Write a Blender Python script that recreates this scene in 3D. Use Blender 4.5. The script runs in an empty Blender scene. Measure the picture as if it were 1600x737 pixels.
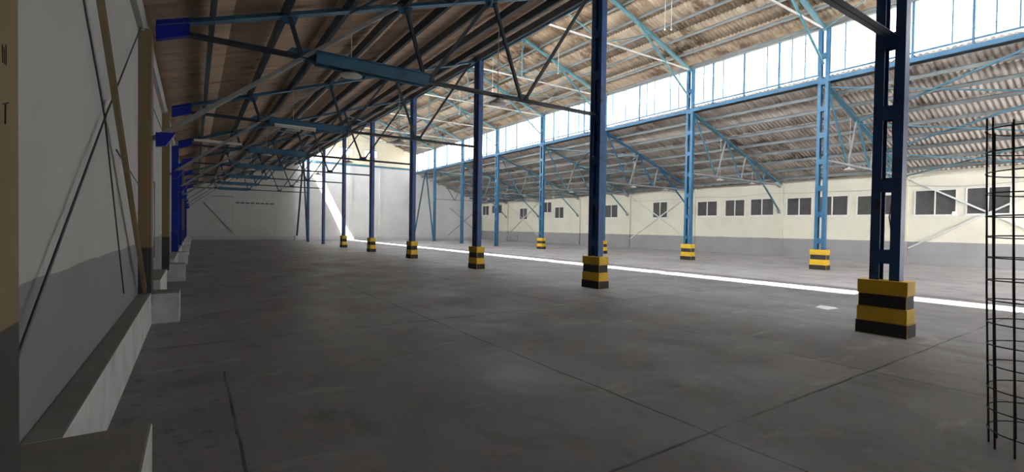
import bpy, bmesh, math, random
from mathutils import Vector, Matrix
random.seed(7)
SC = bpy.context.scene
COL = SC.collection
# ---------------------------------------------------------------- camera, world, sun, exposure
F, YAW, PITCH, ROLL, EYE = 738.05, 0.59318, -0.01702, 0.014346, 1.468
r0 = Vector((math.cos(YAW), -math.sin(YAW), 0))
fw = Vector((math.sin(YAW)*math.cos(PITCH), math.cos(YAW)*math.cos(PITCH), math.sin(PITCH)))
u0 = r0.cross(fw)
rr = math.cos(ROLL)*r0 + math.sin(ROLL)*u0
uu = math.cos(ROLL)*u0 - math.sin(ROLL)*r0
cam_data = bpy.data.cameras.new('camera'); cam = bpy.data.objects.new('camera', cam_data); COL.objects.link(cam)
cam_data.sensor_fit = 'HORIZONTAL'; cam_data.sensor_width = 36; cam_data.lens = F*36/1600
cam_data.clip_start = 0.05; cam_data.clip_end = 400
M = Matrix((rr, uu, -fw)).transposed().to_4x4(); M.translation = (0, 0, EYE)
cam.matrix_world = M
SC.camera = cam

W = bpy.data.worlds.new('sky'); SC.world = W; W.use_nodes = True
bg = W.node_tree.nodes['Background']
bg.inputs[0].default_value = (0.97, 0.975, 1.0, 1)
SKY_SUN, SKY_FAR = 3.1, 0.42          # the sky is brighter on the sun's side
_wt = W.node_tree; _tc = _wt.nodes.new('ShaderNodeTexCoord'); _sx = _wt.nodes.new('ShaderNodeSeparateXYZ'); _mr = _wt.nodes.new('ShaderNodeMapRange')
_wt.links.new(_tc.outputs['Generated'], _sx.inputs[0]); _wt.links.new(_sx.outputs[0], _mr.inputs[0])
_mr.inputs[1].default_value = -0.8; _mr.inputs[2].default_value = 0.6; _mr.inputs[3].default_value = SKY_SUN; _mr.inputs[4].default_value = SKY_FAR
_wt.links.new(_mr.outputs[0], bg.inputs[1])
sun_d = bpy.data.lights.new('sun', 'SUN'); sun_o = bpy.data.objects.new('sun', sun_d); COL.objects.link(sun_o)
sun_d.energy = 7.5; sun_d.angle = math.radians(0.6); sun_d.color = (1.0, 0.93, 0.82)
sun_o.rotation_euler = Vector((1.0, 0.45, -2.06)).to_track_quat('-Z', 'Y').to_euler()
sun_o.location = (-10, 10, 30)

def portal(name, loc, look, sx, sy):
    d = bpy.data.lights.new(name, 'AREA'); d.shape = 'RECTANGLE'; d.size = sx; d.size_y = sy
    d.cycles.is_portal = True
    o = bpy.data.objects.new(name, d); COL.objects.link(o); o.location = loc
    o.rotation_euler = Vector(look).to_track_quat('-Z', 'Z').to_euler()
    return o
SC.view_settings.view_transform = 'Standard'; SC.view_settings.look = 'None'
SC.view_settings.gamma = 1.0; SC.view_settings.use_curve_mapping = False
SC.view_settings.exposure = 3.42
SC.cycles.max_bounces = 12; SC.cycles.diffuse_bounces = 8; SC.cycles.transparent_max_bounces = 16
SC.cycles.use_denoising = True
SC.cycles.caustics_reflective = False; SC.cycles.caustics_refractive = False

# ---------------------------------------------------------------- dimensions (metres)
BAY, Y0, NB = 6.0, 2.645, 8
XL, XM, XF, XR = -0.65, 8.36, 20.47, 29.48          # left wall, middle columns, far columns, right wall
XC = (XM+XF)/2
YE, YB = 50.64, -4.2                                 # end wall, wall behind the camera
ROW = [Y0 + BAY*k for k in range(9)]
SL, SN = 0.341, 0.355                                # slopes of the aisle and nave roofs
def z_left(x): return 7.5 - SL*(XM-x)
def z_right(x): return 7.5 - SL*(x-XF)
def z_nave(x): return 9.5 + SN*((XF-XM)/2 - abs(x-XC))
ORD = ['nearest', 'second', 'third', 'fourth', 'fifth', 'sixth', 'seventh', 'eighth', 'ninth', 'tenth', 'eleventh']
def nth(i): return ORD[i]

# ---------------------------------------------------------------- materials
def node_mat(name):
    m = bpy.data.materials.new(name); m.use_nodes = True
    nt = m.node_tree; b = nt.nodes['Principled BSDF']
    return m, nt, b
def N(nt, t, **kw):
    n = nt.nodes.new(t)
    for k, v in kw.items():
        if hasattr(n, k): setattr(n, k, v)
    return n
def ramp(nt, fac, stops):
    n = nt.nodes.new('ShaderNodeValToRGB'); nt.links.new(fac, n.inputs[0])
    e = n.color_ramp.elements
    while len(e) < len(stops): e.new(0.5)
    for i, (p, c) in enumerate(stops):
        e[i].position = p; e[i].color = (*c, 1) if len(c) == 3 else c
    return n.outputs[0]
def geo(nt, scale=(1, 1, 1), obj=False):
    if obj:
        src = N(nt, 'ShaderNodeTexCoord').outputs['Object']
    else:
        src = N(nt, 'ShaderNodeNewGeometry').outputs['Position']
    m = N(nt, 'ShaderNodeMapping'); m.inputs['Scale'].default_value = scale
    nt.links.new(src, m.inputs[0])
    return m.outputs[0]
def noise(nt, vec, scale, detail=4, rough=0.55, dist=0.0):
    n = N(nt, 'ShaderNodeTexNoise'); nt.links.new(vec, n.inputs['Vector'])
    n.inputs['Scale'].default_value = scale; n.inputs['Detail'].default_value = detail
    n.inputs['Roughness'].default_value = rough; n.inputs['Distortion'].default_value = dist
    return n.outputs['Fac']
def mixc(nt, fac, a, b, mode='MIX'):
    n = N(nt, 'ShaderNodeMix'); n.data_type = 'RGBA'; n.blend_type = mode
    for s, v in ((n.inputs[0], fac), (n.inputs[6], a), (n.inputs[7], b)):
        if hasattr(v, 'is_linked') or hasattr(v, 'node'): nt.links.new(v, s)
        elif isinstance(v, (int, float)): s.default_value = v
        else: s.default_value = (*v, 1)
    return n.outputs[2]
def math_n(nt, op, a, b=None, c=None):
    n = N(nt, 'ShaderNodeMath'); n.operation = op
    for i, v in enumerate((a, b, c)):
        if v is None: continue
        if isinstance(v, (int, float)): n.inputs[i].default_value = v
        else: nt.links.new(v, n.inputs[i])
    return n.outputs[0]
def bump(nt, b, h, strength=0.2, dist=0.02):
    n = N(nt, 'ShaderNodeBump'); n.inputs['Strength'].default_value = strength; n.inputs['Distance'].default_value = dist
    nt.links.new(h, n.inputs['Height']); nt.links.new(n.outputs[0], b.inputs['Normal'])

def paint(name, c1, c2, rough=0.5, scale=3.0, rust=None, metal=0.0, amount=0.62):
    m, nt, b = node_mat(name)
    v = geo(nt)
    f = noise(nt, v, scale, 4)
    c = mixc(nt, ramp(nt, f, [(0.3, (0, 0, 0)), (0.7, (1, 1, 1))]), c1, c2)
    if rust:
        f2 = noise(nt, v, scale*2.3, 6, 0.65)
        c = mixc(nt, ramp(nt, f2, [(amount, (0, 0, 0)), (amount+0.06, (1, 1, 1))]), c, rust)
    nt.links.new(c, b.inputs['Base Color'])
    b.inputs['Roughness'].default_value = rough; b.inputs['Metallic'].default_value = metal
    return m

# blue steel paints
M_col = paint('deep_blue_paint', (0.010, 0.045, 0.16), (0.016, 0.085, 0.26), 0.42, 1.1, (0.022, 0.022, 0.028), amount=0.58)
M_lightcol = paint('mid_blue_paint', (0.012, 0.095, 0.20), (0.025, 0.135, 0.25), 0.45, 1.4, (0.16, 0.30, 0.40), amount=0.68)
M_truss = paint('dull_blue_paint', (0.035, 0.125, 0.23), (0.06, 0.19, 0.31), 0.45, 2.0, (0.03, 0.04, 0.06), amount=0.66)
M_trusslight = paint('pale_blue_paint', (0.045, 0.145, 0.21), (0.075, 0.185, 0.245), 0.5, 2.0, (0.18, 0.22, 0.24), amount=0.66)
M_navetruss = paint('turquoise_paint', (0.07, 0.20, 0.25), (0.11, 0.25, 0.29), 0.5, 2.0, (0.10, 0.20, 0.26), amount=0.68)
M_royal = paint('royal_blue_paint', (0.004, 0.012, 0.30), (0.006, 0.02, 0.40), 0.4, 3.0)
M_dark = paint('dark_steel', (0.02, 0.03, 0.05), (0.035, 0.05, 0.075), 0.5, 3.0)
M_purlin = paint('purlin_grey_blue', (0.12, 0.14, 0.145), (0.18, 0.195, 0.19), 0.5, 1.5, (0.12, 0.11, 0.10), amount=0.64)
M_purlinL = paint('shaded_purlin', (0.06, 0.085, 0.11), (0.10, 0.13, 0.16), 0.5, 1.5, (0.04, 0.04, 0.04), amount=0.64)  # darker copy of the purlin paint, standing in for shade beside each purlin
M_pale = paint('pale_steel', (0.50, 0.52, 0.50), (0.62, 0.63, 0.60), 0.5, 3.0)
M_grey = paint('grey_steel', (0.22, 0.23, 0.24), (0.30, 0.31, 0.32), 0.5, 3.0)
M_tan = paint('tan_paint', (0.36, 0.28, 0.16), (0.42, 0.33, 0.20), 0.6, 1.5, (0.27, 0.20, 0.11), amount=0.68)
M_rebar = paint('rebar_steel', (0.018, 0.016, 0.016), (0.04, 0.032, 0.03), 0.6, 20.0)
M_black = paint('black_paint', (0.010, 0.010, 0.011), (0.022, 0.021, 0.021), 0.6, 8.0)
M_yellow = paint('yellow_paint', (0.60, 0.36, 0.012), (0.72, 0.46, 0.02), 0.55, 4.0, (0.40, 0.24, 0.03), amount=0.68)
M_white = paint('white_enamel', (0.72, 0.72, 0.70), (0.80, 0.80, 0.78), 0.35, 4.0)
M_frame = paint('white_frame', (0.62, 0.61, 0.57), (0.70, 0.69, 0.64), 0.5, 4.0)
M_louver = paint('dark_louver', (0.045, 0.043, 0.042), (0.07, 0.066, 0.062), 0.5, 4.0)
M_conc = paint('raw_concrete', (0.30, 0.29, 0.28), (0.42, 0.41, 0.39), 0.9, 3.0, (0.16, 0.15, 0.15), amount=0.66)
M_paper = paint('paper', (0.75, 0.75, 0.75), (0.8, 0.8, 0.8), 0.8, 4.0)

def wall_mat(name, upper, lower, dado, lo_noise=0.06, dirt=(0.30, 0.28, 0.26), crown=None):
    m, nt, b = node_mat(name)
    v = geo(nt)
    sep = N(nt, 'ShaderNodeSeparateXYZ'); nt.links.new(N(nt, 'ShaderNodeNewGeometry').outputs['Position'], sep.inputs[0])
    edge = noise(nt, v, 1.3, 2)
    z = math_n(nt, 'ADD', sep.outputs[2], math_n(nt, 'MULTIPLY', math_n(nt, 'SUBTRACT', edge, 0.5), lo_noise))
    up = math_n(nt, 'GREATER_THAN', z, dado)
    var = ramp(nt, noise(nt, v, 0.7, 5, 0.6), [(0.3, (0.90, 0.90, 0.90)), (0.7, (1.04, 1.04, 1.04))])
    stain = ramp(nt, noise(nt, geo(nt, (1, 1, 0.45)), 2.6, 7, 0.68), [(0.62, (0, 0, 0)), (0.80, (0.45, 0.45, 0.45))])
    c = mixc(nt, up, lower, upper)
    if crown: c = mixc(nt, math_n(nt, 'GREATER_THAN', z, crown[0]), c, crown[1])
    c = mixc(nt, 1.0, c, var, 'MULTIPLY')
    c = mixc(nt, stain, c, dirt)
    nt.links.new(c, b.inputs['Base Color']); b.inputs['Roughness'].default_value = 0.85
    bump(nt, b, noise(nt, v, 9, 5), 0.15, 0.02)
    return m
M_wall_left = wall_mat('white_wall_paint', (0.52, 0.52, 0.51), (0.27, 0.275, 0.285), 1.18)
M_wall_right = wall_mat('cream_wall_paint', (0.64, 0.61, 0.50), (0.27, 0.265, 0.265), 1.08)
M_wall_end = wall_mat('end_wall_paint', (0.66, 0.66, 0.65), (0.58, 0.58, 0.58), 0.3, crown=(7.9, (0.80, 0.73, 0.56)))
M_pilaster = wall_mat('tan_pilaster_paint', (0.25, 0.19, 0.10), (0.07, 0.066, 0.062), 1.12, 0.03)
M_pilblue = wall_mat('blue_pilaster_paint', (0.006, 0.025, 0.30), (0.006, 0.02, 0.26), 0.6)
M_pilright = wall_mat('cream_pilaster_paint', (0.62, 0.60, 0.48), (0.26, 0.255, 0.255), 1.08)
M_ledge = paint('ledge_concrete', (0.46, 0.45, 0.44), (0.58, 0.57, 0.56), 0.9, 2.5, (0.33, 0.31, 0.30), amount=0.62)

def ledge_mat():       # whitewashed sides, bare worn concrete on top
    m, nt, b = node_mat('whitewashed_concrete')
    v = geo(nt)
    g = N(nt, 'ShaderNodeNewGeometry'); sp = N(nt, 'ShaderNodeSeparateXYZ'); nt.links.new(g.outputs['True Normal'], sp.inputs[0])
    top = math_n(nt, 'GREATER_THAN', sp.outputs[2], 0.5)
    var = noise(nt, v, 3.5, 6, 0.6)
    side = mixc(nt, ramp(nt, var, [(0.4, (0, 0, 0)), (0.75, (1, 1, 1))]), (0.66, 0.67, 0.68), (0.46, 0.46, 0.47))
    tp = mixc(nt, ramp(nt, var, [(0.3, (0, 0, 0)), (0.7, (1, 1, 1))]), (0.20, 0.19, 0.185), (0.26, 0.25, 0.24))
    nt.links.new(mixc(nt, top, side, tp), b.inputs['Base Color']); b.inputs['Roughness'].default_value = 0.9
    bump(nt, b, noise(nt, v, 14, 5), 0.25, 0.02)
    return m
M_ledge = ledge_mat()

def roof_mat(name, base1, base2, stain, streak=0.60):
    m, nt, b = node_mat(name)
    v1 = geo(nt, (0.55, 5.0, 0.55)); v2 = geo(nt, (0.5, 0.35, 0.5)); v3 = geo(nt, (1.2, 2.6, 1.2))
    c = mixc(nt, ramp(nt, noise(nt, v1, 1.0, 4), [(0.3, (0, 0, 0)), (0.7, (1, 1, 1))]), base1, base2)
    s = ramp(nt, noise(nt, v3, 1.0, 6, 0.65), [(streak-0.06, (0, 0, 0)), (streak+0.08, (1, 1, 1))])
    area = ramp(nt, noise(nt, v2, 1.0, 3), [(0.40, (0, 0, 0)), (0.62, (1, 1, 1))])
    c = mixc(nt, mixc(nt, 1.0, s, area, 'MULTIPLY'), c, stain)
    nt.links.new(c, b.inputs['Base Color']); b.inputs['Roughness'].default_value = 0.9
    return m
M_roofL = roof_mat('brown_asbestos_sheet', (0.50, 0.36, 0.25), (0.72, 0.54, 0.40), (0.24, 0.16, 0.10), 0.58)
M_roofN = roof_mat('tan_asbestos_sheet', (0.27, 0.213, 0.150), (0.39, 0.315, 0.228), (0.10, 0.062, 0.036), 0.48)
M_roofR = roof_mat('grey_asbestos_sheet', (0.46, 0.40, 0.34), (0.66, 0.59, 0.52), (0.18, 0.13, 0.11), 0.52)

def floor_mat():
    m, nt, b = node_mat('worn_concrete_floor')
    v = geo(nt)
    pos = N(nt, 'ShaderNodeNewGeometry').outputs['Position']
    wob = N(nt, 'ShaderNodeTexNoise'); nt.links.new(v, wob.inputs['Vector']); wob.inputs['Scale'].default_value = 1.5; wob.inputs['Detail'].default_value = 5
    ma = N(nt, 'ShaderNodeVectorMath'); ma.operation = 'MULTIPLY_ADD'
    nt.links.new(wob.outputs['Color'], ma.inputs[0]); ma.inputs[1].default_value = (0.06, 0.06, 0); nt.links.new(pos, ma.inputs[2])
    sp = N(nt, 'ShaderNodeSeparateXYZ'); nt.links.new(ma.outputs[0], sp.inputs[0])
    def joint(sock, off, step, w):
        t = math_n(nt, 'DIVIDE', math_n(nt, 'SUBTRACT', sock, off), step)
        d = math_n(nt, 'MULTIPLY', math_n(nt, 'ABSOLUTE', math_n(nt, 'SUBTRACT', math_n(nt, 'FRACT', math_n(nt, 'ADD', t, 0.5)), 0.5)), step)
        mr = N(nt, 'ShaderNodeMapRange'); mr.interpolation_type = 'SMOOTHSTEP'
        nt.links.new(d, mr.inputs[0]); mr.inputs[1].default_value = w; mr.inputs[2].default_value = w*2.4
        mr.inputs[3].default_value = 1; mr.inputs[4].default_value = 0
        return mr.outputs[0]
    jx = joint(sp.outputs[0], 0.29, 2.86, 0.006); jy = joint(sp.outputs[1], 2.04, 4.85, 0.007)
    jx = math_n(nt, 'MULTIPLY', jx, math_n(nt, 'MAXIMUM', math_n(nt, 'GREATER_THAN', sp.outputs[0], 1.5), math_n(nt, 'LESS_THAN', sp.outputs[1], 5.5)))
    j = math_n(nt, 'MAXIMUM', jx, jy)
    jn = ramp(nt, noise(nt, v, 1.1, 4), [(0.36, (0.25, 0.25, 0.25)), (0.56, (1, 1, 1))])
    # slab to slab variation
    fl = N(nt, 'ShaderNodeVectorMath'); fl.operation = 'FLOOR'
    mp = N(nt, 'ShaderNodeMapping'); mp.inputs['Location'].default_value = (-0.29/2.86, -2.04/4.85, 0); mp.inputs['Scale'].default_value = (1/2.86, 1/4.85, 0)
    nt.links.new(pos, mp.inputs[0]); nt.links.new(mp.outputs[0], fl.inputs[0])
    wn = N(nt, 'ShaderNodeTexWhiteNoise'); nt.links.new(fl.outputs[0], wn.inputs['Vector'])
    slab = ramp(nt, wn.outputs['Value'], [(0, (0.90, 0.90, 0.90)), (1, (1.08, 1.08, 1.08))])
    c = mixc(nt, ramp(nt, noise(nt, v, 0.45, 6, 0.6, 0.6), [(0.32, (0, 0, 0)), (0.68, (1, 1, 1))]), (0.180, 0.176, 0.188), (0.268, 0.264, 0.278))
    c = mixc(nt, 1.0, c, slab, 'MULTIPLY')
    pale = math_n(nt, 'GREATER_THAN', sp.outputs[0], 0.29+2.86*5)      # nave and right aisle slabs coloured paler to stand in for brighter light
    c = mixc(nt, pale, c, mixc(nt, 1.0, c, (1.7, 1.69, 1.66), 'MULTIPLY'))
    fine = ramp(nt, noise(nt, v, 14, 6, 0.7), [(0.3, (0.90, 0.90, 0.90)), (0.7, (1.06, 1.06, 1.06))])
    c = mixc(nt, 1.0, c, fine, 'MULTIPLY')
    dirt = ramp(nt, noise(nt, geo(nt, (1, 0.55, 1)), 1.6, 7, 0.68, 0.4), [(0.54, (0, 0, 0)), (0.72, (0.85, 0.85, 0.85))])
    c = mixc(nt, dirt, c, (0.115, 0.105, 0.10))
    scuff = ramp(nt, noise(nt, geo(nt, (0.5, 1.4, 1)), 1.9, 5, 0.6, 0.8), [(0.58, (0, 0, 0)), (0.76, (0.55, 0.55, 0.55))])
    c = mixc(nt, scuff, c, (0.45, 0.44, 0.43))
    # dirt gathered along the foot of the left wall
    spp = N(nt, 'ShaderNodeSeparateXYZ'); nt.links.new(pos, spp.inputs[0])
    mr = N(nt, 'ShaderNodeMapRange'); nt.links.new(spp.outputs[0], mr.inputs[0])
    mr.inputs[1].default_value = 0.05; mr.inputs[2].default_value = 0.7; mr.inputs[3].default_value = 1; mr.inputs[4].default_value = 0
    n2 = ramp(nt, noise(nt, v, 5.5, 7, 0.72), [(0.56, (0, 0, 0)), (0.66, (0.7, 0.7, 0.7))])
    c = mixc(nt, math_n(nt, 'MULTIPLY', mr.outputs[0], N_val(nt, n2)), c, (0.055, 0.05, 0.048))
    # oil stain rectangle in the distance
    def inside(sock, a, bb):
        return math_n(nt, 'MULTIPLY', math_n(nt, 'GREATER_THAN', sock, a), math_n(nt, 'LESS_THAN', sock, bb))
    rect = math_n(nt, 'MULTIPLY', inside(sp.outputs[0], 3.65, 4.95), inside(sp.outputs[1], 17.2, 19.3))
    c = mixc(nt, math_n(nt, 'MULTIPLY', rect, 0.65), c, (0.09, 0.085, 0.09))
    jj = math_n(nt, 'MULTIPLY', j, N_val(nt, jn))
    c = mixc(nt, jj, c, (0.022, 0.020, 0.020))
    nt.links.new(c, b.inputs['Base Color'])
    rg = ramp(nt, noise(nt, v, 0.9, 4), [(0.3, (0.42, 0.42, 0.42)), (0.7, (0.70, 0.70, 0.70))])
    nt.links.new(N_val(nt, rg), b.inputs['Roughness'])
    b.inputs['Specular IOR Level'].default_value = 0.35
    bump(nt, b, math_n(nt, 'SUBTRACT', noise(nt, v, 7, 6, 0.65), jj), 0.12, 0.02)
    return m
def N_val(nt, col):
    n = N(nt, 'ShaderNodeRGBToBW'); nt.links.new(col, n.inputs[0]); return n.outputs[0]
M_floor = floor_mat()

def glass_mat():
    m = bpy.data.materials.new('dusty_glass'); m.use_nodes = True; nt = m.node_tree
    nt.nodes.clear()
    out = N(nt, 'ShaderNodeOutputMaterial'); tr = N(nt, 'ShaderNodeBsdfTransparent'); gl = N(nt, 'ShaderNodeBsdfGlossy'); tl = N(nt, 'ShaderNodeBsdfTranslucent')
    tr.inputs[0].default_value = (0.95, 0.97, 0.97, 1); gl.inputs['Roughness'].default_value = 0.1
    tl.inputs[0].default_value = (0.8, 0.8, 0.8, 1)
    a = N(nt, 'ShaderNodeMixShader'); a.inputs[0].default_value = 0.06; nt.links.new(tr.outputs[0], a.inputs[1]); nt.links.new(tl.outputs[0], a.inputs[2])
    b = N(nt, 'ShaderNodeMixShader'); b.inputs[0].default_value = 0.04; nt.links.new(a.outputs[0], b.inputs[1]); nt.links.new(gl.outputs[0], b.inputs[2])
    nt.links.new(b.outputs[0], out.inputs[0])
    return m
M_glass = glass_mat()

# ---------------------------------------------------------------- mesh helpers
class MB:
    def __init__(self): self.bm = bmesh.new(); self.mi = 0
    def face(self, vs):
        try:
            f = self.bm.faces.new(vs); f.material_index = self.mi; return f
        except ValueError: return None
    def box(self, x0, x1, y0, y1, z0, z1):
        p = [self.bm.verts.new(c) for c in ((x0, y0, z0), (x1, y0, z0), (x1, y1, z0), (x0, y1, z0), (x0, y0, z1), (x1, y0, z1), (x1, y1, z1), (x0, y1, z1))]
        for q in ((3, 2, 1, 0), (4, 5, 6, 7), (0, 1, 5, 4), (1, 2, 6, 5), (2, 3, 7, 6), (3, 0, 4, 7)): self.face([p[i] for i in q])
        return self
    def prism(self, prof, a, b, up=(0, 0, 1)):
        """sweep a closed 2D outline (u sideways, v along up) from a to b"""
        a, b = Vector(a), Vector(b); d = (b-a).normalized(); up = Vector(up)
        s = d.cross(up)
        if s.length < 1e-4: s = d.cross(Vector((0, 1, 0)))
        s.normalize(); t = s.cross(d).normalized()
        r1 = [self.bm.verts.new(a + s*u + t*v) for u, v in prof]; r2 = [self.bm.verts.new(b + s*u + t*v) for u, v in prof]
        n = len(prof)
        for i in range(n): self.face([r1[i], r1[(i+1) % n], r2[(i+1) % n], r2[i]])
        self.face(r1[::-1]); self.face(r2)
        return self
    def bar(self, a, b, w, h, up=(0, 0, 1)):
        return self.prism([(-w/2, -h/2), (w/2, -h/2), (w/2, h/2), (-w/2, h/2)], a, b, up)
    def angle(self, a, b, w, t=0.010, up=(0, 0, 1), flip=1):
        """rolled L section"""
        f = flip
        return self.prism([(-f*w/2, -w/2), (f*w/2, -w/2), (f*w/2, -w/2+t), (f*(-w/2+t), -w/2+t), (f*(-w/2+t), w/2), (-f*w/2, w/2)], a, b, up)
    def channel(self, a, b, web, fl, t=0.010, up=(0, 0, 1), flip=1):
        """rolled C section; web stands along up, flanges point sideways"""
        f = flip
        return self.prism([(0, -web/2), (f*fl, -web/2), (f*fl, -web/2+t), (f*t, -web/2+t), (f*t, web/2-t), (f*fl, web/2-t), (f*fl, web/2), (0, web/2)], a, b, up)
    def tube(self, pts, r, n=8, closed=False):
        pts = [Vector(p) for p in pts]; rings = []; m = len(pts)
        for i, p in enumerate(pts):
            if closed: d = pts[(i+1) % m]-pts[i-1]
            else: d = pts[min(i+1, m-1)]-pts[max(i-1, 0)]
            d.normalize(); s = d.cross(Vector((0, 0, 1)))
            if s.length < 1e-3: s = Vector((1, 0, 0))
            s.normalize(); t = s.cross(d)
            rings.append([self.bm.verts.new(p + (s*math.cos(2*math.pi*k/n) + t*math.sin(2*math.pi*k/n))*r) for k in range(n)])
        for i in range(m if closed else m-1):
            A, B = rings[i], rings[(i+1) % m]
            for k in range(n): self.face([A[k], A[(k+1) % n], B[(k+1) % n], B[k]])
        if not closed: self.face(rings[0][::-1]); self.face(rings[-1])
        return self
    def lathe(self, prof, c, n=20):
        c = Vector(c); rings = []
        for r, z in prof: rings.append([self.bm.verts.new(c + Vector((r*math.cos(2*math.pi*k/n), r*math.sin(2*math.pi*k/n), z))) for k in range(n)])
        for A, B in zip(rings, rings[1:]):
            for k in range(n): self.face([A[k], A[(k+1) % n], B[(k+1) % n], B[k]])
        self.face(rings[0][::-1]); self.face(rings[-1])
        return self
    def poly(self, pts, thick):
        """flat outline (3D points) thickened along vector"""
        thick = Vector(thick)
        a = [self.bm.verts.new(p) for p in pts]; b = [self.bm.verts.new(Vector(p)+thick) for p in pts]; n = len(pts)
        self.face(a[::-1]); self.face(b)
        for i in range(n): self.face([a[i], a[(i+1) % n], b[(i+1) % n], b[i]])
        return self
    def build(self, name, mats, parent=None, loc=None, smooth=False, bevel=0):
        bmesh.ops.recalc_face_normals(self.bm, faces=self.bm.faces)
        if loc is not None: bmesh.ops.translate(self.bm, verts=self.bm.verts, vec=-Vector(loc))
        if bevel: bmesh.ops.bevel(self.bm, geom=self.bm.edges[:], offset=bevel, segments=2, affect='EDGES', profile=0.6)
        me = bpy.data.meshes.new(name); self.bm.to_mesh(me); self.bm.free()
        if smooth:
            for p in me.polygons: p.use_smooth = True
        for m in (mats if isinstance(mats, (list, tuple)) else [mats]): me.materials.append(m)
        o = bpy.data.objects.new(name, me); COL.objects.link(o)
        if loc is not None and parent is None: o.location = loc
        if parent is not None: o.parent = parent
        return o
def tag(o, label, cat, group=None, kind=None):
    if label: o['label'] = label
    if cat: o['category'] = cat
    if group: o['group'] = group
    if kind: o['kind'] = kind
    return o
def thing(name, label, cat, loc, group=None, kind=None):
    o = bpy.data.objects.new(name, None); COL.objects.link(o); o.location = loc; o.empty_display_size = 0.3
    return tag(o, label, cat, group, kind)
def dup(root, loc, label=None):
    r = root.copy(); COL.objects.link(r); r.location = loc
    if label: r['label'] = label
    for ch in list(root.children):
        c = ch.copy(); COL.objects.link(c); c.parent = r
        for g in list(ch.children):
            d = g.copy(); COL.objects.link(d); d.parent = c
    return r

# ================================================================ THE SHELL
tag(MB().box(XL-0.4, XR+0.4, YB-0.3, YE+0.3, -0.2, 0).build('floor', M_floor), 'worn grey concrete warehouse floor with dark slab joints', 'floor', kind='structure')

def wall_strips(mb, lo, hi, top, holes, emit):
    """vertical strips along a wall with rectangular holes (a0,a1,z0,z1); emit(a0,a1,zlo0,zlo1,zhi0,zhi1)"""
    cuts = sorted(set([lo, hi] + [v for h in holes for v in h[:2]] + [c for c in (XM, XF, XC) if lo < c < hi and top is not None]))
    for a, b in zip(cuts, cuts[1:]):
        m = (a+b)/2
        hs = sorted([h for h in holes if h[0] < m < h[1]], key=lambda h: h[2])
        z = 0.0
        for h in hs:
            emit(a, b, z, z, h[2], h[2]); z = h[3]
        ta, tb = top(a+1e-6), top(b-1e-6)
        emit(a, b, z, z, ta, tb)
# right wall with its window openings: (ya, yb, z0, z1)
WIN = [(4.92, 6.39, 2.38, 3.62), (6.69, 8.27, 2.36, 3.60), (8.86, 10.72, 2.40, 3.46), (11.09, 12.68, 2.40, 3.52),
       (12.90, 14.33, 2.43, 3.50), (15.05, 16.56, 2.46, 3.54), (16.89, 18.29, 2.43, 3.54), (18.82, 20.40, 2.47, 3.52),
       (22.89, 24.29, 2.40, 3.62), (27.9, 29.44, 2.46, 3.57), (34.87, 36.25, 2.46, 3.58), (36.75, 38.12, 3.05, 4.12),
       (40.85, 42.31, 2.40, 3.62), (45.85, 48.1, 3.14, 4.12), (48.75, 50.3, 2.96, 4.12)]
mb = MB()
def em_r(a, b, z0, z0b, z1, z1b): mb.box(XR, XR+0.2, a, b, z0, z1)
wall_strips(mb, YB, YE, lambda a: 4.50, WIN, em_r)
tag(mb.build('wall_right', M_wall_right), 'long cream right wall with grey dado and a row of windows', 'wall', kind='structure')
tag(MB().box(XR-0.12, XR, YB, YE, 0, 0.43).build('baseboard_right', M_wall_right), 'low grey step along the foot of the right wall', 'step', kind='structure')
# left wall with a ring beam along its top
mb = MB(); mb.box(XL-0.2, XL, YB, YE, 0, 4.5); 
tag(MB().box(XL, XL+0.07, YB, YE, 4.16, 4.47).build('trim_30', M_wall_left), 'shallow white ring beam along the top of the left wall', 'ring beam', kind='structure')
tag(mb.build('wall_left', M_wall_left), 'long white left wall with grey dado and ring beam', 'wall', kind='structure')
# gabled end wall with two louvre openings
def z_top(x):
    if x < XM: return z_left(x)+0.09
    if x > XF: return z_right(x)+0.09
    return z_nave(x)+0.09
VENT = [(12.40, 13.80, 8.75, 9.62), (15.05, 16.45, 8.75, 9.62)]
def gable(y0, y1, holes):
    mbb = MB()
    def em(a, b, z0, z0b, z1, z1b):
        p = [(a, y0, z0), (b, y0, z0b), (b, y0, z1b), (a, y0, z1)]
        mbb.poly(p, (0, y1-y0, 0))
    wall_strips(mbb, XL, XR, z_top, holes, em)
    return mbb
tag(gable(YE, YE+0.22, VENT).build('wall_end', M_wall_end), 'tall white gabled wall at the far end of the warehouse', 'wall', kind='structure')
GATE = (21.2, 28.2, 0.0, 4.2)                             # open gateway behind and to the right of the camera
tag(gable(YB-0.22, YB, [GATE]).build('wall_back', M_wall_end), 'gabled wall behind the camera', 'wall', kind='structure')

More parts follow.
